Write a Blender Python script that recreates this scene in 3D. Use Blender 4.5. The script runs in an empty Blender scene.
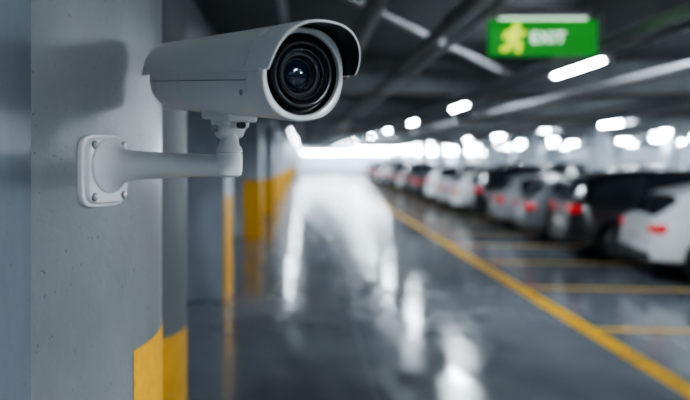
import bpy, math, random
from mathutils import Vector, Matrix
random.seed(4)
scene = bpy.context.scene
col = scene.collection
try:
    scene.view_settings.look = 'AgX - Medium High Contrast'
except Exception:
    pass

# ------------------------------------------------------------------ materials
def new_mat(name):
    m = bpy.data.materials.new(name); m.use_nodes = True
    nt = m.node_tree
    return m, nt, nt.nodes["Principled BSDF"]

def simple(name, c, rough=0.5, metal=0.0, emit=None, es=0.0, coat=0.0, noise=0.0, bump=0.0, scale=30):
    m, nt, b = new_mat(name)
    b.inputs["Base Color"].default_value = (*c, 1)
    b.inputs["Roughness"].default_value = rough
    b.inputs["Metallic"].default_value = metal
    b.inputs["Coat Weight"].default_value = coat
    if emit:
        b.inputs["Emission Color"].default_value = (*emit, 1)
        b.inputs["Emission Strength"].default_value = es
    if noise or bump:
        tc = nt.nodes.new("ShaderNodeTexCoord")
        n = nt.nodes.new("ShaderNodeTexNoise"); n.inputs["Scale"].default_value = scale
        n.inputs["Detail"].default_value = 6
        nt.links.new(tc.outputs["Object"], n.inputs["Vector"])
        if noise:
            r = nt.nodes.new("ShaderNodeValToRGB")
            r.color_ramp.elements[0].position = 0.3; r.color_ramp.elements[1].position = 0.7
            r.color_ramp.elements[0].color = (*[x*(1-noise) for x in c], 1)
            r.color_ramp.elements[1].color = (*[min(1, x*(1+noise)) for x in c], 1)
            nt.links.new(n.outputs["Fac"], r.inputs["Fac"]); nt.links.new(r.outputs["Color"], b.inputs["Base Color"])
        if bump:
            bp = nt.nodes.new("ShaderNodeBump"); bp.inputs["Strength"].default_value = bump
            bp.inputs["Distance"].default_value = 0.01
            nt.links.new(n.outputs["Fac"], bp.inputs["Height"]); nt.links.new(bp.outputs["Normal"], b.inputs["Normal"])
    return m

def concrete(name, c, rough=0.5, pit=1.0):
    m, nt, b = new_mat(name)
    N = nt.nodes.new; Lk = nt.links.new
    tc = N("ShaderNodeTexCoord")
    n1 = N("ShaderNodeTexNoise"); n1.inputs["Scale"].default_value = 2.6; n1.inputs["Detail"].default_value = 9; n1.inputs["Roughness"].default_value = 0.65
    mp = N("ShaderNodeMapping"); mp.inputs["Scale"].default_value = (1, 1, 0.45)
    Lk(tc.outputs["Object"], mp.inputs["Vector"]); Lk(mp.outputs["Vector"], n1.inputs["Vector"])
    n2 = N("ShaderNodeTexNoise"); n2.inputs["Scale"].default_value = 90; n2.inputs["Detail"].default_value = 6
    Lk(tc.outputs["Object"], n2.inputs["Vector"])
    r = N("ShaderNodeValToRGB")
    r.color_ramp.elements[0].position = 0.3; r.color_ramp.elements[0].color = (*[x*0.74 for x in c], 1)
    r.color_ramp.elements[1].position = 0.72; r.color_ramp.elements[1].color = (*[x*1.16 for x in c], 1)
    Lk(n1.outputs["Fac"], r.inputs["Fac"])
    n3 = N("ShaderNodeTexNoise"); n3.inputs["Scale"].default_value = 75; n3.inputs["Detail"].default_value = 3
    Lk(tc.outputs["Object"], n3.inputs["Vector"])
    r3 = N("ShaderNodeValToRGB"); r3.color_ramp.elements[0].position = 0.25; r3.color_ramp.elements[0].color = (0.4, 0.4, 0.4, 1)
    r3.color_ramp.elements[1].position = 0.34; r3.color_ramp.elements[1].color = (1, 1, 1, 1)
    Lk(n3.outputs["Fac"], r3.inputs["Fac"])
    mx = N("ShaderNodeMix"); mx.data_type = 'RGBA'; mx.blend_type = 'MULTIPLY'; mx.inputs["Factor"].default_value = 0.75*pit
    Lk(r.outputs["Color"], mx.inputs["A"]); Lk(r3.outputs["Color"], mx.inputs["B"])
    Lk(mx.outputs["Result"], b.inputs["Base Color"])
    b.inputs["Roughness"].default_value = rough
    ad = N("ShaderNodeMath"); ad.operation = 'MULTIPLY_ADD'; ad.inputs[1].default_value = 0.5
    Lk(n2.outputs["Fac"], ad.inputs[0]); Lk(r3.outputs["Color"], ad.inputs[2])
    bp = N("ShaderNodeBump"); bp.inputs["Strength"].default_value = 0.35*pit; bp.inputs["Distance"].default_value = 0.003
    Lk(ad.outputs[0], bp.inputs["Height"]); Lk(bp.outputs["Normal"], b.inputs["Normal"])
    return m

M_col = concrete("painted_concrete", (0.185, 0.193, 0.205), 0.32)
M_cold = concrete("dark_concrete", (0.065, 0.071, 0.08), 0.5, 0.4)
M_colf = concrete("light_concrete", (0.42, 0.46, 0.51), 0.4, 0.4)
M_wallc = concrete("wall_concrete", (0.50, 0.55, 0.62), 0.5, 0.3)
M_panel = concrete("blue_grey_paint", (0.14, 0.17, 0.205), 0.25, 0.4)
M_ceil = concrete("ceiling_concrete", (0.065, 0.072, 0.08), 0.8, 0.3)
M_beam = concrete("beam_concrete", (0.20, 0.215, 0.235), 0.7, 0.3)
M_yel = simple("yellow_paint", (0.80, 0.38, 0.0), 0.45, noise=0.10, bump=0.10, scale=40)
M_yel2 = simple("dark_yellow_paint", (0.42, 0.20, 0.0), 0.5, noise=0.15, bump=0.10, scale=20)  # darker yellow for the band on the second round column
M_yline = simple("yellow_line_paint", (0.80, 0.42, 0.01), 0.35, noise=0.25, scale=5)

def floor_mat():
    m, nt, b = new_mat("polished_floor")
    N = nt.nodes.new; Lk = nt.links.new
    tc = N("ShaderNodeTexCoord")
    n1 = N("ShaderNodeTexNoise"); n1.inputs["Scale"].default_value = 0.7; n1.inputs["Detail"].default_value = 9; n1.inputs["Roughness"].default_value = 0.6
    Lk(tc.outputs["Object"], n1.inputs["Vector"])
    r = N("ShaderNodeValToRGB")
    r.color_ramp.elements[0].position = 0.3; r.color_ramp.elements[0].color = (0.115, 0.128, 0.148, 1)
    r.color_ramp.elements[1].position = 0.7; r.color_ramp.elements[1].color = (0.21, 0.23, 0.26, 1)
    Lk(n1.outputs["Fac"], r.inputs["Fac"])
    Lk(r.outputs["Color"], b.inputs["Base Color"])
    n2 = N("ShaderNodeTexNoise"); n2.inputs["Scale"].default_value = 1.6; n2.inputs["Detail"].default_value = 6
    mp = N("ShaderNodeMapping"); mp.inputs["Scale"].default_value = (2.2, 0.7, 1); mp.inputs["Location"].default_value = (3, 7, 0)
    Lk(tc.outputs["Object"], mp.inputs["Vector"]); Lk(mp.outputs["Vector"], n2.inputs["Vector"])
    mr = N("ShaderNodeMapRange"); mr.inputs["From Min"].default_value = 0.35; mr.inputs["From Max"].default_value = 0.65
    mr.inputs["To Min"].default_value = 0.09; mr.inputs["To Max"].default_value = 0.24
    Lk(n2.outputs["Fac"], mr.inputs["Value"]); Lk(mr.outputs["Result"], b.inputs["Roughness"])
    b.inputs["IOR"].default_value = 2.1
    n3 = N("ShaderNodeTexNoise"); n3.inputs["Scale"].default_value = 5; n3.inputs["Detail"].default_value = 3
    mp3 = N("ShaderNodeMapping"); mp3.inputs["Scale"].default_value = (0.5, 1.5, 1)
    Lk(tc.outputs["Object"], mp3.inputs["Vector"]); Lk(mp3.outputs["Vector"], n3.inputs["Vector"])
    bp = N("ShaderNodeBump"); bp.inputs["Strength"].default_value = 0.15; bp.inputs["Distance"].default_value = 0.01
    Lk(n3.outputs["Fac"], bp.inputs["Height"]); Lk(bp.outputs["Normal"], b.inputs["Normal"])
    return m
M_floor = floor_mat()
M_joint = simple("joint_sealant", (0.07, 0.07, 0.08), 0.5)

M_white = simple("camera_shell", (0.74, 0.735, 0.715), 0.30, 0.1, coat=0.2, bump=0.03, scale=400)
M_white2 = simple("bracket_paint", (0.74, 0.735, 0.72), 0.36, 0.0, coat=0.1, bump=0.03, scale=400)
M_black = simple("black_plastic", (0.010, 0.010, 0.012), 0.4)
M_blackg = simple("lens_ring_black", (0.016, 0.017, 0.02), 0.22)
M_dgrey = simple("dark_grey_ring", (0.07, 0.072, 0.08), 0.33, 0.4)
M_steel = simple("steel_screw", (0.45, 0.45, 0.46), 0.3, 0.9)
M_glassl = simple("lens_glass", (0.006, 0.012, 0.03), 0.04, 0.0, coat=1.0)
M_seam = simple("seam_dark", (0.12, 0.12, 0.12), 0.6)

M_tube = simple("tube_light", (1, 1, 1), 0.5, emit=(0.82, 0.93, 1.0), es=280)
M_fix = simple("fixture_metal", (0.6, 0.62, 0.64), 0.4)
M_pipe = simple("pipe_grey", (0.14, 0.145, 0.15), 0.45, 0.2)
M_pipel = simple("pipe_galvanised", (0.34, 0.35, 0.36), 0.35, 0.6)
M_green = simple("sign_green", (0.02, 0.40, 0.07), 0.4, emit=(0.04, 0.50, 0.05), es=0.42)
M_signw = simple("sign_white", (0.9, 0.95, 0.9), 0.4, emit=(0.8, 1, 0.85), es=1.5)
M_signy = simple("sign_lime", (0.7, 0.85, 0.03), 0.4, emit=(0.80, 0.95, 0.02), es=1.4)

def paint_mat():
    m, nt, b = new_mat("car_paint")
    oi = nt.nodes.new("ShaderNodeObjectInfo")
    nt.links.new(oi.outputs["Color"], b.inputs["Base Color"])
    b.inputs["Roughness"].default_value = 0.3; b.inputs["Coat Weight"].default_value = 0.8; b.inputs["Coat Roughness"].default_value = 0.05
    return m
M_paint = paint_mat()
M_cglass = simple("car_glass", (0.02, 0.024, 0.03), 0.06, coat=0.5)
M_tire = simple("tire_rubber", (0.015, 0.015, 0.016), 0.8)
M_rim = simple("alloy_rim", (0.5, 0.51, 0.53), 0.25, 0.8)
M_tail = simple("tail_lamp_red", (0.45, 0.008, 0.012), 0.2, emit=(1, 0.015, 0.025), es=0.35)
M_head = simple("head_lamp", (0.8, 0.82, 0.85), 0.1)
M_trim = simple("car_trim_black", (0.02, 0.02, 0.021), 0.55)
M_plate = simple("number_plate", (0.6, 0.6, 0.58), 0.4)

# ------------------------------------------------------------------ mesh builder
class MB:
    def __init__(s): s.v=[]; s.f=[]; s.m=[]; s.sm=[]; s.mats=[]
    def mi(s, mat):
        if mat not in s.mats: s.mats.append(mat)
        return s.mats.index(mat)
    def add(s, vs, fs, mat, smooth=True, M=None):
        o=len(s.v)
        for p in vs:
            p=Vector(p)
            s.v.append(tuple(M @ p) if M else tuple(p))
        for f in fs:
            s.f.append([i+o for i in f]); s.m.append(s.mi(mat)); s.sm.append(smooth)
    def box(s, lo, hi, mat, bev=0.0, M=None):
        x0,y0,z0=lo; x1,y1,z1=hi
        if bev<=0:
            vs=[(x0,y0,z0),(x1,y0,z0),(x1,y1,z0),(x0,y1,z0),(x0,y0,z1),(x1,y0,z1),(x1,y1,z1),(x0,y1,z1)]
            fs=[(0,3,2,1),(4,5,6,7),(0,1,5,4),(1,2,6,5),(2,3,7,6),(3,0,4,7)]
            s.add(vs,fs,mat,False,M); return
        import bmesh
        bm=bmesh.new(); bmesh.ops.create_cube(bm,size=1)
        for v in bm.verts:
            v.co=Vector(((x0+x1)/2+v.co.x*(x1-x0),(y0+y1)/2+v.co.y*(y1-y0),(z0+z1)/2+v.co.z*(z1-z0)))
        bmesh.ops.bevel(bm,geom=bm.edges[:],offset=bev,segments=3,profile=0.5,affect='EDGES')
        bm.verts.index_update()
        s.add([v.co.copy() for v in bm.verts],[[v.index for v in f.verts] for f in bm.faces],mat,True,M); bm.free()
    def rings(s, rings, mat, closed=True, caps=(True,True), smooth=True, M=None):
        n=len(rings[0]); vs=[p for r in rings for p in r]; fs=[]
        for i in range(len(rings)-1):
            for j in range(n if closed else n-1):
                k=(j+1)%n
                fs.append((i*n+j,i*n+k,(i+1)*n+k,(i+1)*n+j))
        if caps[0]: fs.append(tuple(range(n-1,-1,-1)))
        if caps[1]: fs.append(tuple((len(rings)-1)*n+j for j in range(n)))
        s.add(vs,fs,mat,smooth,M)
    def lathe(s, prof, mat, M=None, n=48, caps=(True,True)):
        rs=[[(x, r*math.cos(2*math.pi*j/n), r*math.sin(2*math.pi*j/n)) for j in range(n)] for x,r in prof]
        s.rings(rs,mat,True,caps,True,M)
    def obj(s, name, parent=None, sharp=35, link=True):
        me=bpy.data.meshes.new(name); me.from_pydata(s.v,[],s.f)
        for m in s.mats: me.materials.append(m)
        for p,mi,sm in zip(me.polygons,s.m,s.sm): p.material_index=mi; p.use_smooth=sm
        import bmesh
        bm=bmesh.new(); bm.from_mesh(me); bmesh.ops.recalc_face_normals(bm,faces=bm.faces); bm.to_mesh(me); bm.free()
        me.set_sharp_from_angle(angle=math.radians(sharp))
        me.update()
        if not link: return me
        o=bpy.data.objects.new(name,me); col.objects.link(o)
        if parent: o.parent=parent
        return o

def empty(name, loc=(0,0,0)):
    e=bpy.data.objects.new(name,None); e.location=loc; e.empty_display_size=0.1; col.objects.link(e); return e
def boxobj(name, lo, hi, mat, bev=0.0, parent=None):
    b=MB(); c=[(a+d)/2 for a,d in zip(lo,hi)]
    b.box([a-k for a,k in zip(lo,c)],[a-k for a,k in zip(hi,c)],mat,bev)
    o=b.obj(name,parent); o.location=c; return o
def axisM(p, d):
    d=Vector(d).normalized(); up=Vector((0,0,1)) if abs(d.z)<0.95 else Vector((0,1,0))
    y=up.cross(d).normalized(); z=d.cross(y)
    M=Matrix((d,y,z)).transposed().to_4x4(); M.translation=Vector(p); return M

# ------------------------------------------------------------------ shell
XL,XR,YB,YF,ZC = -3.4, 30.0, -12.0, 88.0, 3.5
boxobj("floor",(XL-.2,YB-.2,-.2),(XR+.2,YF+.2,0),M_floor)
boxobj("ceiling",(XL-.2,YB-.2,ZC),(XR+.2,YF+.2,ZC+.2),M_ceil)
boxobj("wall_left",(XL-.2,YB,0),(XL,YF,ZC),M_wallc)
boxobj("wall_right",(XR,YB,0),(XR+.2,YF,ZC),M_wallc)
boxobj("wall_far",(XL-.2,YF,0),(XR+.2,YF+.2,ZC),M_wallc)
boxobj("wall_back",(XL-.2,YB-.2,0),(XR+.2,YB,ZC),M_wallc)
b=MB(); b.box((-1.3,-3.0,0),(-.412,1.045,3.5),M_panel,0.006); b.obj("wall_near")

# ------------------------------------------------------------------ round columns w/ yellow bands
C=(-.825,1.369); R=.53
def roundcol(cx,cy,R,mat,a0,a1,zt,ymat):
    b=MB(); n=128
    b.rings([[(R*math.cos(2*math.pi*j/n),R*math.sin(2*math.pi*j/n),z) for j in range(n)] for z in (0,3.5)],mat,caps=(False,False))
    rr=R+.0012
    arc=[a0+(a1-a0)*i/80 for i in range(81)]
    b.rings([[(rr*math.cos(a),rr*math.sin(a),z) for a in arc] for z in (0,zt)],ymat,closed=False,caps=(False,False))
    oc=b.obj("concrete_column"); oc.location=(cx,cy,0)
roundcol(C[0],C[1],R,M_col,math.radians(-13.5),math.radians(75),1.552,M_yel)
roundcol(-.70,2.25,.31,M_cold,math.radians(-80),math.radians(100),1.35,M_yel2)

# ------------------------------------------------------------------ square columns along the lane
def sqcol(x0,x1,y0,y1,yw,mat=M_colf,ztop=1.38,side=True):
    b=MB(); b.box((x0,y0,0),(x1,y1,3.5),mat,0.02)
    e=.002
    if yw>0: b.box((x1-yw,y0-e,0),(x1+e,y0+.02,ztop),M_yel)
    if side: b.box((x1-.02,y0-e,0),(x1+e,y1+e,ztop),M_yel)
    return b.obj("concrete_pillar")
ys=[9.15+7.25*i for i in range(11)]
for i,y in enumerate(ys):
    sqcol(-1.85,-1.05,y,y+.8,0.0 if i==0 else .42,ztop=1.38 if i<2 else 1.2,side=i<3)
for y in [9.15+7.25*i for i in range(1,11)]:
    sqcol(10.3,10.9,y+1.0,y+1.6,0.1,ztop=1.2)
    sqcol(20.6,21.2,y+1.0,y+1.6,0.1,ztop=1.2)

# beams
for i in range(12):
    y=4.1+7.25*i
    boxobj("ceiling_beam",(XL,y,2.98),(XR,y+.45,3.5),M_beam,0.01)
boxobj("ceiling_beam",(-1.75,YB,3.05),(-1.15,YF,3.5),M_beam,0.01)
for x in (10.3,20.6):
    boxobj("ceiling_beam",(x,YB,3.0),(x+.6,YF,3.5),M_beam,0.01)

# pipes
def pipe(name,p0,p1,r,mat,fl=None):
    p0=Vector(p0);p1=Vector(p1); L=(p1-p0).length
    b=MB(); b.lathe([(0,r),(L,r)],mat,axisM((0,0,0),p1-p0),20)
    if fl:
        k=fl
        while k<L:
            b.lathe([(k,r*1.25),(k+.08,r*1.25)],mat,axisM((0,0,0),p1-p0),20); k+=fl
    o=b.obj(name); o.location=p0; return o
pipe("sprinkler_pipe",(1.08,-10,2.905),(1.08,86,2.905),.055,M_pipe,3)
pipe("sprinkler_pipe",(1.30,-10,2.93),(1.30,86,2.93),.03,M_pipel,3)
pipe("drain_pipe",(.45,-10,2.88),(.45,86,2.88),.07,M_pipe,4)
pipe("conduit",(-.15,-10,2.93),(-.15,86,2.93),.03,M_pipel,3)
pipe("conduit",(4.2,-10,2.935),(4.2,86,2.935),.03,M_pipel,3)
pipe("conduit",(4.6,-10,2.935),(4.6,86,2.935),.03,M_pipel,3)
pipe("conduit",(8.0,-10,2.92),(8.0,86,2.92),.045,M_pipe,3)
pipe("duct",(6.4,-10,2.835),(6.4,86,2.835),.11,M_pipel,3)
for y in (12.9,20.0,27.0,34):
    pipe("cross_pipe",(-1.1,y,2.64),(10.3,y,2.64),.03,M_pipe,2)
pipe("brace_pipe",(.01,4.66,3.12),(3.6,11.2,3.12),.035,M_pipe)
b=MB()
for x in (2.66,2.95): b.box((x,-10,2.89),(x+.015,86,2.97),M_pipel)
y=-10
while y<60:
    b.box((2.66,y,2.89),(2.96,y+.03,2.905),M_pipel); y+=.4
b.obj("cable_tray")

# ------------------------------------------------------------------ ceiling lights
b=MB()
b.box((-.09,-.8,.03),(.09,.8,.09),M_fix,0.01)
b.lathe([(-.77,.02),(-.765,.036),(.765,.036),(.77,.02)],M_tube,axisM((0,0,0),(0,1,0)),16)
for s in (-1,1):
    b.box((-.05,s*.785-.018,-.045),(.05,s*.785+.018,.05),M_fix,0.006)
    b.box((-.006,s*.6-.006,.09),(.006,s*.6+.006,.5),M_fix)
lm=b.obj("ceiling_light",link=False)
def lamp(x,y,z=3.0,rot=0):
    o=bpy.data.objects.new("ceiling_light",lm); o.location=(x,y,z); o.rotation_euler=(0,0,rot); col.objects.link(o)
for k in range(-2,13):
    if k!=0: lamp(3.3,1.95+6.35*k)
lamp(3.0,1.1)
lamp(2.0,-1.8)  # extra lamp out of view, added to brighten the security camera body
for k in range(0,12): lamp(10.0,-3.5+6.5*k)
for k in range(0,13): lamp(15.5,4+6.5*k)
for k in range(0,18): lamp(20.2,10+4.2*k)
for k in range(0,9): lamp(26,20+7*k)
for k in range(1,9): lamp(-.6,20+8*k)
for yy,zz,x0,nn in ((86.5,2.55,.4,14),(66,2.72,5.6,7)):
    for k in range(nn): lamp(x0+1.72*k,yy,zz,math.pi/2)

# ------------------------------------------------------------------ floor paint
def strip(name,lo,hi,mat,z=.003,rot=0):
    b=MB()
    b.box((0,0,0),(hi[0]-lo[0],hi[1]-lo[1],z),mat)
    o=b.obj(name); o.location=(lo[0],lo[1],0); o.rotation_euler=(0,0,rot); return o
strip("lane_line",(3.03,-8),(3.23,80),M_yline)
for k in range(-3,24):
    y=7.6+2.48*k
    strip("bay_line",(3.23,y),(9.3,y+.11),M_yline,rot=math.radians(-5))
for k in range(-1,9): strip("floor_joint",(XL,4.6+9.0*k),(XR,4.62+9.0*k),M_joint,.0015)
strip("floor_joint",(.55,-10),(.57,86),M_joint,.0015)

# ------------------------------------------------------------------ cars
def interp(tab,x):
    if x<=tab[0][0]: return tab[0][1]
    for (a,b_),(c,d) in zip(tab,tab[1:]):
        if x<=c:
            t=(x-a)/(c-a); return b_+(d-b_)*t
    return tab[-1][1]
def car_mesh(name,L,W,top,beltz,wheels,rw,side,rearw,frontw,zb=.24,pill=()):
    mb=MB(); w0=W/2
    xs=sorted(set([0,.02,.05,.09]+[round(.05*i,3) for i in range(2,int(L/.05))]+[L-.09,L-.04,L-.01,L]))
    rg=[]
    def topz(x): return sum(interp(top,x+d) for d in (-.06,-.03,0,.03,.06))/5
    for x in xs:
        t=topz(x)
        e=min(x,L-x)
        w=w0*(1-.20*max(0,1-e/.45)**2.4)
        be=min(beltz,t-.03)
        k=max(0,min(1,(t-be-.05)/.35))
        ar=0
        for xc in wheels:
            R2=rw+.06
            if abs(x-xc)<R2: ar=rw+math.sqrt(R2*R2-(x-xc)**2)
        z1=max(zb+.10*max(0,1-e/.3),ar)
        z2=max(z1+.03,zb+.12 if not ar else 0); z3=max(.56,z2+.05); z3=min(z3,be-.06)
        z2=min(z2,z3-.02)
        l=lambda a,b_:a+(b_-a)*k
        half=[(0,z1),(w*.9,z1),(w*.99,z2),(w*1.0,z3),(w*.985,be-.05),(w*.955,be),
              (w*l(.86,.925),l(be+(t-be)*.4,be+.03)),(w*l(.62,.77),l(be+(t-be)*.8,t-.09)),(w*l(.4,.68),l(t-.004,t-.03)),(w*l(.2,.4),t),(0,t)]
        rg.append([(x,y,z) for y,z in half]+[(x,-y,z) for y,z in half[-2:0:-1]])
    n=len(rg[0])
    mb.v+= [tuple(p) for r in rg for p in r]
    for i in range(len(rg)-1):
        xc=(xs[i]+xs[i+1])/2; t=topz(xc)
        for j in range(n):
            kk=(j+1)%n; jj=j if j<10 else n-1-j
            mat=M_paint
            if jj==6 and side[0]<xc<side[1] and t>beltz+.25 and not any(abs(xc-p)<.045 for p in pill): mat=M_cglass
            if jj in (7,8,9) and (rearw[0]<xc<rearw[1] or frontw[0]<xc<frontw[1]): mat=M_cglass
            if jj in (0,1): mat=M_trim
            mb.f.append([i*n+j,i*n+kk,(i+1)*n+kk,(i+1)*n+j]); mb.m.append(mb.mi(mat)); mb.sm.append(True)
    mb.f.append(list(range(n-1,-1,-1))); mb.m.append(mb.mi(M_paint)); mb.sm.append(False)
    mb.f.append([(len(rg)-1)*n+j for j in range(n)]); mb.m.append(mb.mi(M_paint)); mb.sm.append(False)
    for xc in wheels:
        for s in (-1,1):
            M=axisM((xc,s*(w0-.23),rw),(0,s,0))
            mb.lathe([(0,rw*.6),(0,rw*.95),(.03,rw),(.18,rw),(.21,rw*.93),(.212,rw*.68),(.17,rw*.64)],M_tire,M,32)
            mb.lathe([(.165,rw*.62),(.205,rw*.68),(.208,rw*.62),(.18,rw*.58),(.17,0.001)],M_dgrey,M,32)
            mb.lathe([(.16,.05),(.20,.05),(.205,.03)],M_rim,M,16)
            mb.lathe([(.20,rw*.60),(.212,rw*.62),(.212,rw*.67),(.2,rw*.68)],M_rim,M,32,caps=(False,False))
            for q in range(5):
                Mq=M @ Matrix.Rotation(q*2*math.pi/5,4,'X')
                mb.box((.18,-.028,.03),(.205,.028,rw*.64),M_rim,.005,Mq)
    for s in (-1,1):
        y0,y1=sorted((s*w0*.64,s*w0*.86))
        mb.box((-.012,y0,beltz-.15),(.10,y1,beltz-.04),M_tail,.02)
        y0,y1=sorted((s*w0*.78,s*w0*.94))
        mb.box((.03,y0,beltz-.16),(.20,y1,beltz-.03),M_tail,.02)
        y0,y1=sorted((s*w0*.5,s*w0*.88))
        mb.box((L-.22,y0,.62),(L-.01,y1,.74),M_head,.02)
        xm=side[1]-.1
        y0,y1=sorted((s*w0*.95,s*(w0+.17)))
        mb.box((xm-.08,y0,beltz-.0),(xm+.06,y1,beltz+.14),M_paint,.03)
        mb.box((.8,s*w0-.01 if s<0 else s*w0-.02,.44),(L-.9,s*w0+.02 if s<0 else s*w0+.01,.47),M_trim,.003)
        for hx in (side[0]+.55,side[0]+1.5):
            y0,y1=sorted((s*(w0*.96),s*(w0+.02)))
            mb.box((hx,y0,beltz-.12),(hx+.17,y1,beltz-.09),M_paint,.008)
    mb.box((-.05,-w0*.72,zb+.05),(.12,w0*.72,zb+.22),M_trim,.03)
    mb.box((-.045,-w0*.82,zb+.22),(.12,w0*.82,zb+.32),M_paint,.03)
    mb.box((-.03,-.26,.62),(.05,.26,.74),M_plate,.008)
    mb.box((L-.1,-w0*.55,.34),(L+.02,w0*.55,.5),M_trim,.02)
    return mb.obj(name,link=False,sharp=40)
hatch=car_mesh("hatch",4.2,1.78,[(0,.93),(.08,1.0),(.42,1.36),(.9,1.47),(1.7,1.5),(2.3,1.45),(3.05,1.03),(3.8,.88),(4.1,.74),(4.2,.66)],.93,(.78,3.35),.32,(.62,2.85),(.10,.42),(2.4,3.0),pill=(1.55,2.35))
sedan=car_mesh("sedan",4.6,1.8,[(0,.9),(.1,1.0),(.55,1.06),(1.25,1.38),(1.8,1.45),(2.5,1.42),(3.3,1.0),(4.1,.86),(4.5,.74),(4.6,.66)],.92,(.95,3.7),.33,(.95,3.1),(.65,1.2),(2.6,3.25),pill=(2.0,))
suv=car_mesh("suv",4.6,1.88,[(0,1.05),(.08,1.15),(.38,1.56),(.9,1.67),(1.9,1.70),(2.6,1.63),(3.3,1.18),(4.2,1.02),(4.5,.86),(4.6,.78)],1.06,(.88,3.7),.37,(.5,3.15),(.10,.38),(2.7,3.25),zb=.28,pill=(1.3,2.3))
W_=(.84,.85,.86); K_=(.012,.013,.016); G_=(.10,.105,.115); S_=(.38,.39,.41); B_=(.03,.05,.10)
row=[(7.75,hatch,W_,5.38),(10.25,hatch,W_,5.2),(12.6,suv,K_,4.85),(15.1,hatch,G_,4.85),(17.6,hatch,S_,4.9),(20.1,suv,K_,4.95),
     (22.7,hatch,W_,4.85),(25.2,sedan,W_,4.9),(27.7,suv,W_,4.9),(30.2,hatch,K_,4.9),(32.6,hatch,G_,5.0),(35.1,suv,G_,5.0),(37.6,hatch,W_,5.0),
     (40.1,sedan,K_,5.0),(42.6,suv,S_,5.0),(45.1,hatch,B_,5.0),(47.6,hatch,W_,5.0),(50.1,suv,G_,5),(52.6,sedan,W_,5),(55.1,hatch,K_,5),(57.6,hatch,S_,5),(60,suv,W_,5)]
def putcar(me,c,x,y,rot):
    W={'hatch':.89,'sedan':.9,'suv':.94}[me.name]
    o=bpy.data.objects.new("suv" if me.name=='suv' else "car",me); col.objects.link(o)
    a=math.radians(rot); o.rotation_euler=(0,0,a)
    o.location=(x-math.sin(a)*W, y+math.cos(a)*W,0); o.color=(*c,1)
for y,me,c,x in row: putcar(me,c,x,y,-8)
rnd=[W_,K_,G_,S_,W_,S_]
for k in range(16):
    putcar([hatch,suv,sedan][k%3],rnd[(k*5)%6],15.8,16+2.9*k,-4)

# ------------------------------------------------------------------ exit sign
sg=empty("exit_sign",(1.98,5.75,2.90))
def part(mb,name,par): o=mb.obj(name,par); return o
b=MB(); b.box((-.45,-.03,-.15),(.45,.03,.15),M_green,.012); part(b,"panel",sg)
b=MB(); b.box((-.38,-.045,.165),(.38,.045,.24),M_fix,.01); b.box((-.36,-.04,.152),(.36,.04,.168),M_signw,.004); part(b,"lamp_housing",sg)
b=MB()
for x in (-.3,.3): b.lathe([(0,.008),(.365,.008)],M_pipel,axisM((x,0,.235),(0,0,1)),10)
part(b,"hanger",sg)
def limb(b,pts,r,mat,y=-.033):
    for (x0,z0),(x1,z1) in zip(pts,pts[1:]):
        d=Vector((x1-x0,0,z1-z0)); L=d.length
        b.lathe([(-r*.6,r*.5),(0,r),(L,r),(L+r*.6,r*.5)],mat,Matrix.Translation((x0,y,z0)) @ Matrix.Diagonal((1,.3,1,1)) @ axisM((0,0,0),d),12)
b=MB()
b.lathe([(0,.028),(.012,.028)],M_signy,axisM((-.225,-.028,.095),(0,-1,0)),20)
limb(b,[(-.245,.052),(-.262,-.02)],.036,M_signy)
limb(b,[(-.24,.05),(-.19,.02),(-.16,.045)],.015,M_signy)
limb(b,[(-.255,.05),(-.31,.035),(-.325,-.01)],.015,M_signy)
limb(b,[(-.26,-.03),(-.20,-.055),(-.215,-.115)],.020,M_signy)
limb(b,[(-.268,-.03),(-.29,-.085),(-.345,-.10)],.020,M_signy)
part(b,"running_figure",sg)
cu=bpy.data.curves.new("lettering","FONT"); cu.body="EXIT"; cu.size=.13; cu.extrude=.003; cu.offset=.002; cu.space_character=1.1; cu.materials.append(M_signw)
t=bpy.data.objects.new("lettering",cu); col.objects.link(t); t.parent=sg; t.location=(-.11,-.034,-.045); t.rotation_euler=(math.pi/2,0,0)

# ------------------------------------------------------------------ security camera
ROOT=Vector((-.105,1.05,1.89))
root=empty("security_camera",ROOT)
rootinv=Matrix.Translation(-ROOT)
F=Vector((.498,-.862,-.092)).normalized()
front=Vector((-.001,.865,2.005))
Yv=Vector((0,0,1)).cross(F).normalized(); Zv=F.cross(Yv)
BM=Matrix((F,Yv,Zv)).transposed().to_4x4(); BM.translation=front
BM=rootinv @ BM
LEN=.475; A=.0590; Bz=.0590; RC=.0525
def se(a,ax,bz,p=2.4):
    c,s=math.cos(a),math.sin(a)
    return (ax*math.copysign(abs(c)**(2/p),c), bz*math.copysign(abs(s)**(2/p),s))
def ring(x,ax,bz,n=96,p=2.4,zo=0):
    out=[]
    for j in range(n):
        y,z=se(2*math.pi*j/n,ax,bz,p); out.append((x,y,z+zo))
    return out
b=MB()
st=[(-LEN,.70),(-LEN+.003,.80),(-LEN+.010,.90),(-LEN+.022,.965),(-LEN+.04,1.0),(-.300,1.0),(-.2995,.985),(-.2975,.985),(-.297,1.0),(-.044,1.0),(-.0435,.975),(-.0410,.975),(-.0405,1.012),(-.012,1.015),(-.004,1.0),(0,.975),(.0005,.95)]
b.rings([ring(x,A*s,Bz*s) for x,s in st],M_white,caps=(True,False),M=BM)
def mixring(x,f,r):
    o=ring(x,A*.95,Bz*.95); out=[]
    for j,(xx,y,z) in enumerate(o):
        a=math.atan2(z,y); out.append((x,y*(1-f)+r*math.cos(a)*f,z*(1-f)+r*math.sin(a)*f))
    return out
b.rings([mixring(.0005,0,RC-.001),mixring(.0005,.5,RC),mixring(-.001,1,RC),mixring(-.006,1,RC-.001)],M_white,caps=(False,False),M=BM)
b.obj("housing",root)
b=MB()
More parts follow.
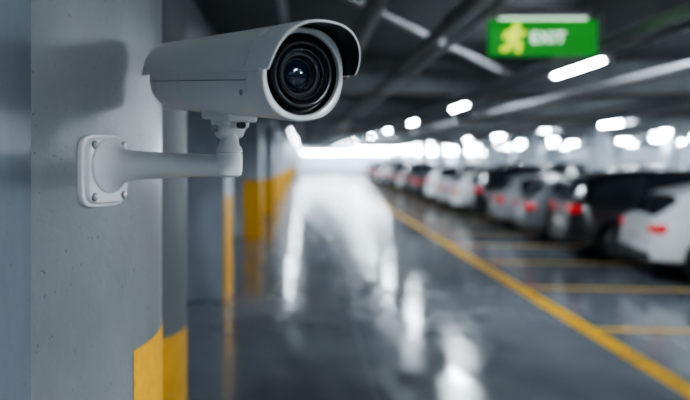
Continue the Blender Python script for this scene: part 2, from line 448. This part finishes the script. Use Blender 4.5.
for s in (-1,1):
    b.box((-LEN+.03,s*A*1.002-.0008,-.0105),(-.046,s*A*1.002+.0008,-.0095),M_seam,0,BM)
    for x in (-.42,-.06):
        b.lathe([(0,.004),(.002,.004),(.0025,.003)],M_steel,BM @ axisM((x,s*(A*.975),-.026),(0,s,0)),16)
b.obj("seam_and_screws",root)
b=MB(); nA=72
a_lo,a_hi=math.radians(1),math.radians(179)
def shield_ring(x_fn,off):
    out=[]
    for j in range(nA+1):
        a=a_lo+(a_hi-a_lo)*j/nA
        y,z=se(a,A+off,Bz+off,2.35); out.append((x_fn(a),y,z))
    return out
fr=lambda a: .018+.030*max(0,math.sin(a))**.5
def sec(t,offo):
    xr=-LEN-.006
    return shield_ring(lambda a:xr+(fr(a)-xr)*t,offo)
ts=[0,.01,.03,.3,.6,.86,.862,.868,.87,.97,.99,1.0]
offs=[.0030,.0042,.0048,.0048,.0048,.0048,.0038,.0038,.0054,.0054,.0050,.0040]
outer=[sec(t,o) for t,o in zip(ts,offs)]
b.rings(outer,M_white,closed=False,caps=(False,False),M=BM)
b.rings([outer[-1],sec(1.0,.0018)],M_white,closed=False,caps=(False,False),M=BM)
b.rings([sec(1.0,.0018),sec(.93,.0016),sec(.86,.0016)],M_black,closed=False,caps=(False,False),M=BM)
b.rings([sec(.86,.0016),sec(0,.0016)],M_white,closed=False,caps=(False,False),M=BM)
b.rings([outer[0],sec(0,.0016)],M_white,closed=False,caps=(False,False),M=BM)
for k in (0,nA):
    eo=[r[k] for r in outer]; ei=[sec(t,.0016)[k] for t in ts]
    b.rings([eo,ei],M_white,closed=False,caps=(False,False),M=BM)
for s,k in ((1,0),(-1,nA)):
    y,z=outer[4][k][1],outer[4][k][2]
    b.box((-LEN,y-.0018,z-.002),(.004,y+.0016,z+.0032),M_white,.001,BM)
b.obj("sun_shield",root)
b=MB()
b.lathe([(-.004,RC),(-.016,.0495),(-.018,.0405)],M_black,BM,64,caps=(False,False))
b.lathe([(-.018,.0470),(-.010,.0450),(-.004,.0440),(-.0015,.0425),(-.003,.041)],M_blackg,BM,64,caps=(False,False))
b.lathe([(-.003,.0410),(-.001,.0402),(-.0015,.0387),(-.007,.038)],M_dgrey,BM,64,caps=(False,False))
b.lathe([(-.007,.038),(-.012,.0330),(-.006,.0322),(-.006,.0305),(-.011,.0295)],M_blackg,BM,64,caps=(False,False))
b.lathe([(-.011,.0295),(-.014,.0265),(-.011,.026),(-.011,.0247),(-.016,.0240)],M_dgrey,BM,64,caps=(False,False))
b.lathe([(-.016,.0240),(-.020,.0205),(-.018,.0200),(-.018,.0190),(-.021,.0186)],M_blackg,BM,64,caps=(False,False))
gl=[(-.021+ .010*math.cos(t*math.pi/2/8),.0186*math.sin(t*math.pi/2/8)+.00005) for t in range(8,-1,-1)]
b.lathe(gl,M_glassl,BM,48,caps=(False,False))
b.obj("lens",root)
b=MB()
xf=-.225
b.box((xf-.060,-.024,-Bz-.010),(xf+.050,.024,-Bz+.006),M_white2,.004,BM)
b.box((xf-.036,-.018,-Bz-.020),(xf+.036,.018,-Bz-.006),M_white2,.005,BM)
b.lathe([(-.021,.004),(-.020,.013),(-.016,.0150),(.016,.0150),(.020,.013),(.021,.004)],M_white2,BM @ axisM((xf,0,-Bz-.022),(0,1,0)),32)
for s in (-1,1):
    b.lathe([(0,.006),(.006,.006),(.007,.004)],M_steel,BM @ axisM((xf,s*.021,-Bz-.022),(0,s,0)),6)
b.lathe([(0,.0055),(.010,.0055)],M_black,BM @ axisM((xf+.038,0,-Bz-.014),(1,0,0)),12)
b.obj("swivel_foot",root)
foot_w = (BM @ Vector((xf,0,-Bz-.026)))
b=MB()
cx,cy=foot_w.x,foot_w.y
M=axisM((cx,cy,0),(0,0,1))
z0=-.020; zt=foot_w.z
b.lathe([(z0,.004),(z0+.001,.014),(z0+.004,.0185),(z0+.010,.0200),(z0+.036,.0205),(z0+.0365,.0190),(z0+.038,.0190),(z0+.0385,.0205),(z0+.045,.0195),(z0+.050,.0155),(zt-.004,.0135),(zt+.002,.011)],M_white2,M,40)
b.obj("elbow",root)
elbow=Vector((cx,cy,-.001))
nrm=Vector((.915,-.403,0)).normalized()
hit=Vector((C[0],C[1],1.887))+nrm*R
P=rootinv @ hit
d=(elbow-P); L=d.length
M=axisM(P,d)
b=MB()
b.lathe([(.010,.046),(.020,.0455),(.024,.042),(.030,.036),(.040,.0295),(.055,.0255),(.08,.0232),(.12,.0208),(.17,.0185),(L-.01,.0168),(L,.0168)],M_white2,M,40)
b.obj("arm",root)
b=MB(); Mp=axisM(P+Vector((0,0,-.008)),nrm)
def plate_ring(x,hy,hz,p=5):
    return [(x,)+se(2*math.pi*j/80,hy,hz,p) for j in range(80)]
b.rings([plate_ring(-.012,.055,.060),plate_ring(.005,.055,.060),plate_ring(.0065,.0535,.0585)],M_white2,M=Mp)
b.rings([plate_ring(.004,.050,.055),plate_ring(.012,.0495,.0545),plate_ring(.0155,.0475,.0525),plate_ring(.0165,.044,.049)],M_white2,M=Mp)
for sy in (-1,1):
    for sz in (-1,1):
        b.lathe([(.012,.0070),(.0170,.0070),(.0174,.0062)],M_seam,Mp @ Matrix.Translation((0,sy*.036,sz*.042)),20)
        b.lathe([(.014,.0050),(.0188,.0050),(.0196,.0038)],M_steel,Mp @ Matrix.Translation((0,sy*.036,sz*.042)),20)
b.obj("wall_plate",root)

# ------------------------------------------------------------------ world + camera
w=bpy.data.worlds.new("world"); scene.world=w; w.use_nodes=True
w.node_tree.nodes["Background"].inputs[0].default_value=(.6,.7,.8,1); w.node_tree.nodes["Background"].inputs[1].default_value=.2
cd=bpy.data.cameras.new("photo_camera"); cam=bpy.data.objects.new("photo_camera",cd); col.objects.link(cam)
cam.location=(0,0,1.9); cam.rotation_euler=(math.pi/2,0,0)
cd.lens=36; cd.sensor_width=36; cd.sensor_fit='HORIZONTAL'
cd.shift_x=40/690; cd.shift_y=-42/690
cd.clip_start=.05; cd.clip_end=300
cd.dof.use_dof=True; cd.dof.focus_distance=.98; cd.dof.aperture_fstop=2.3
scene.camera=cam
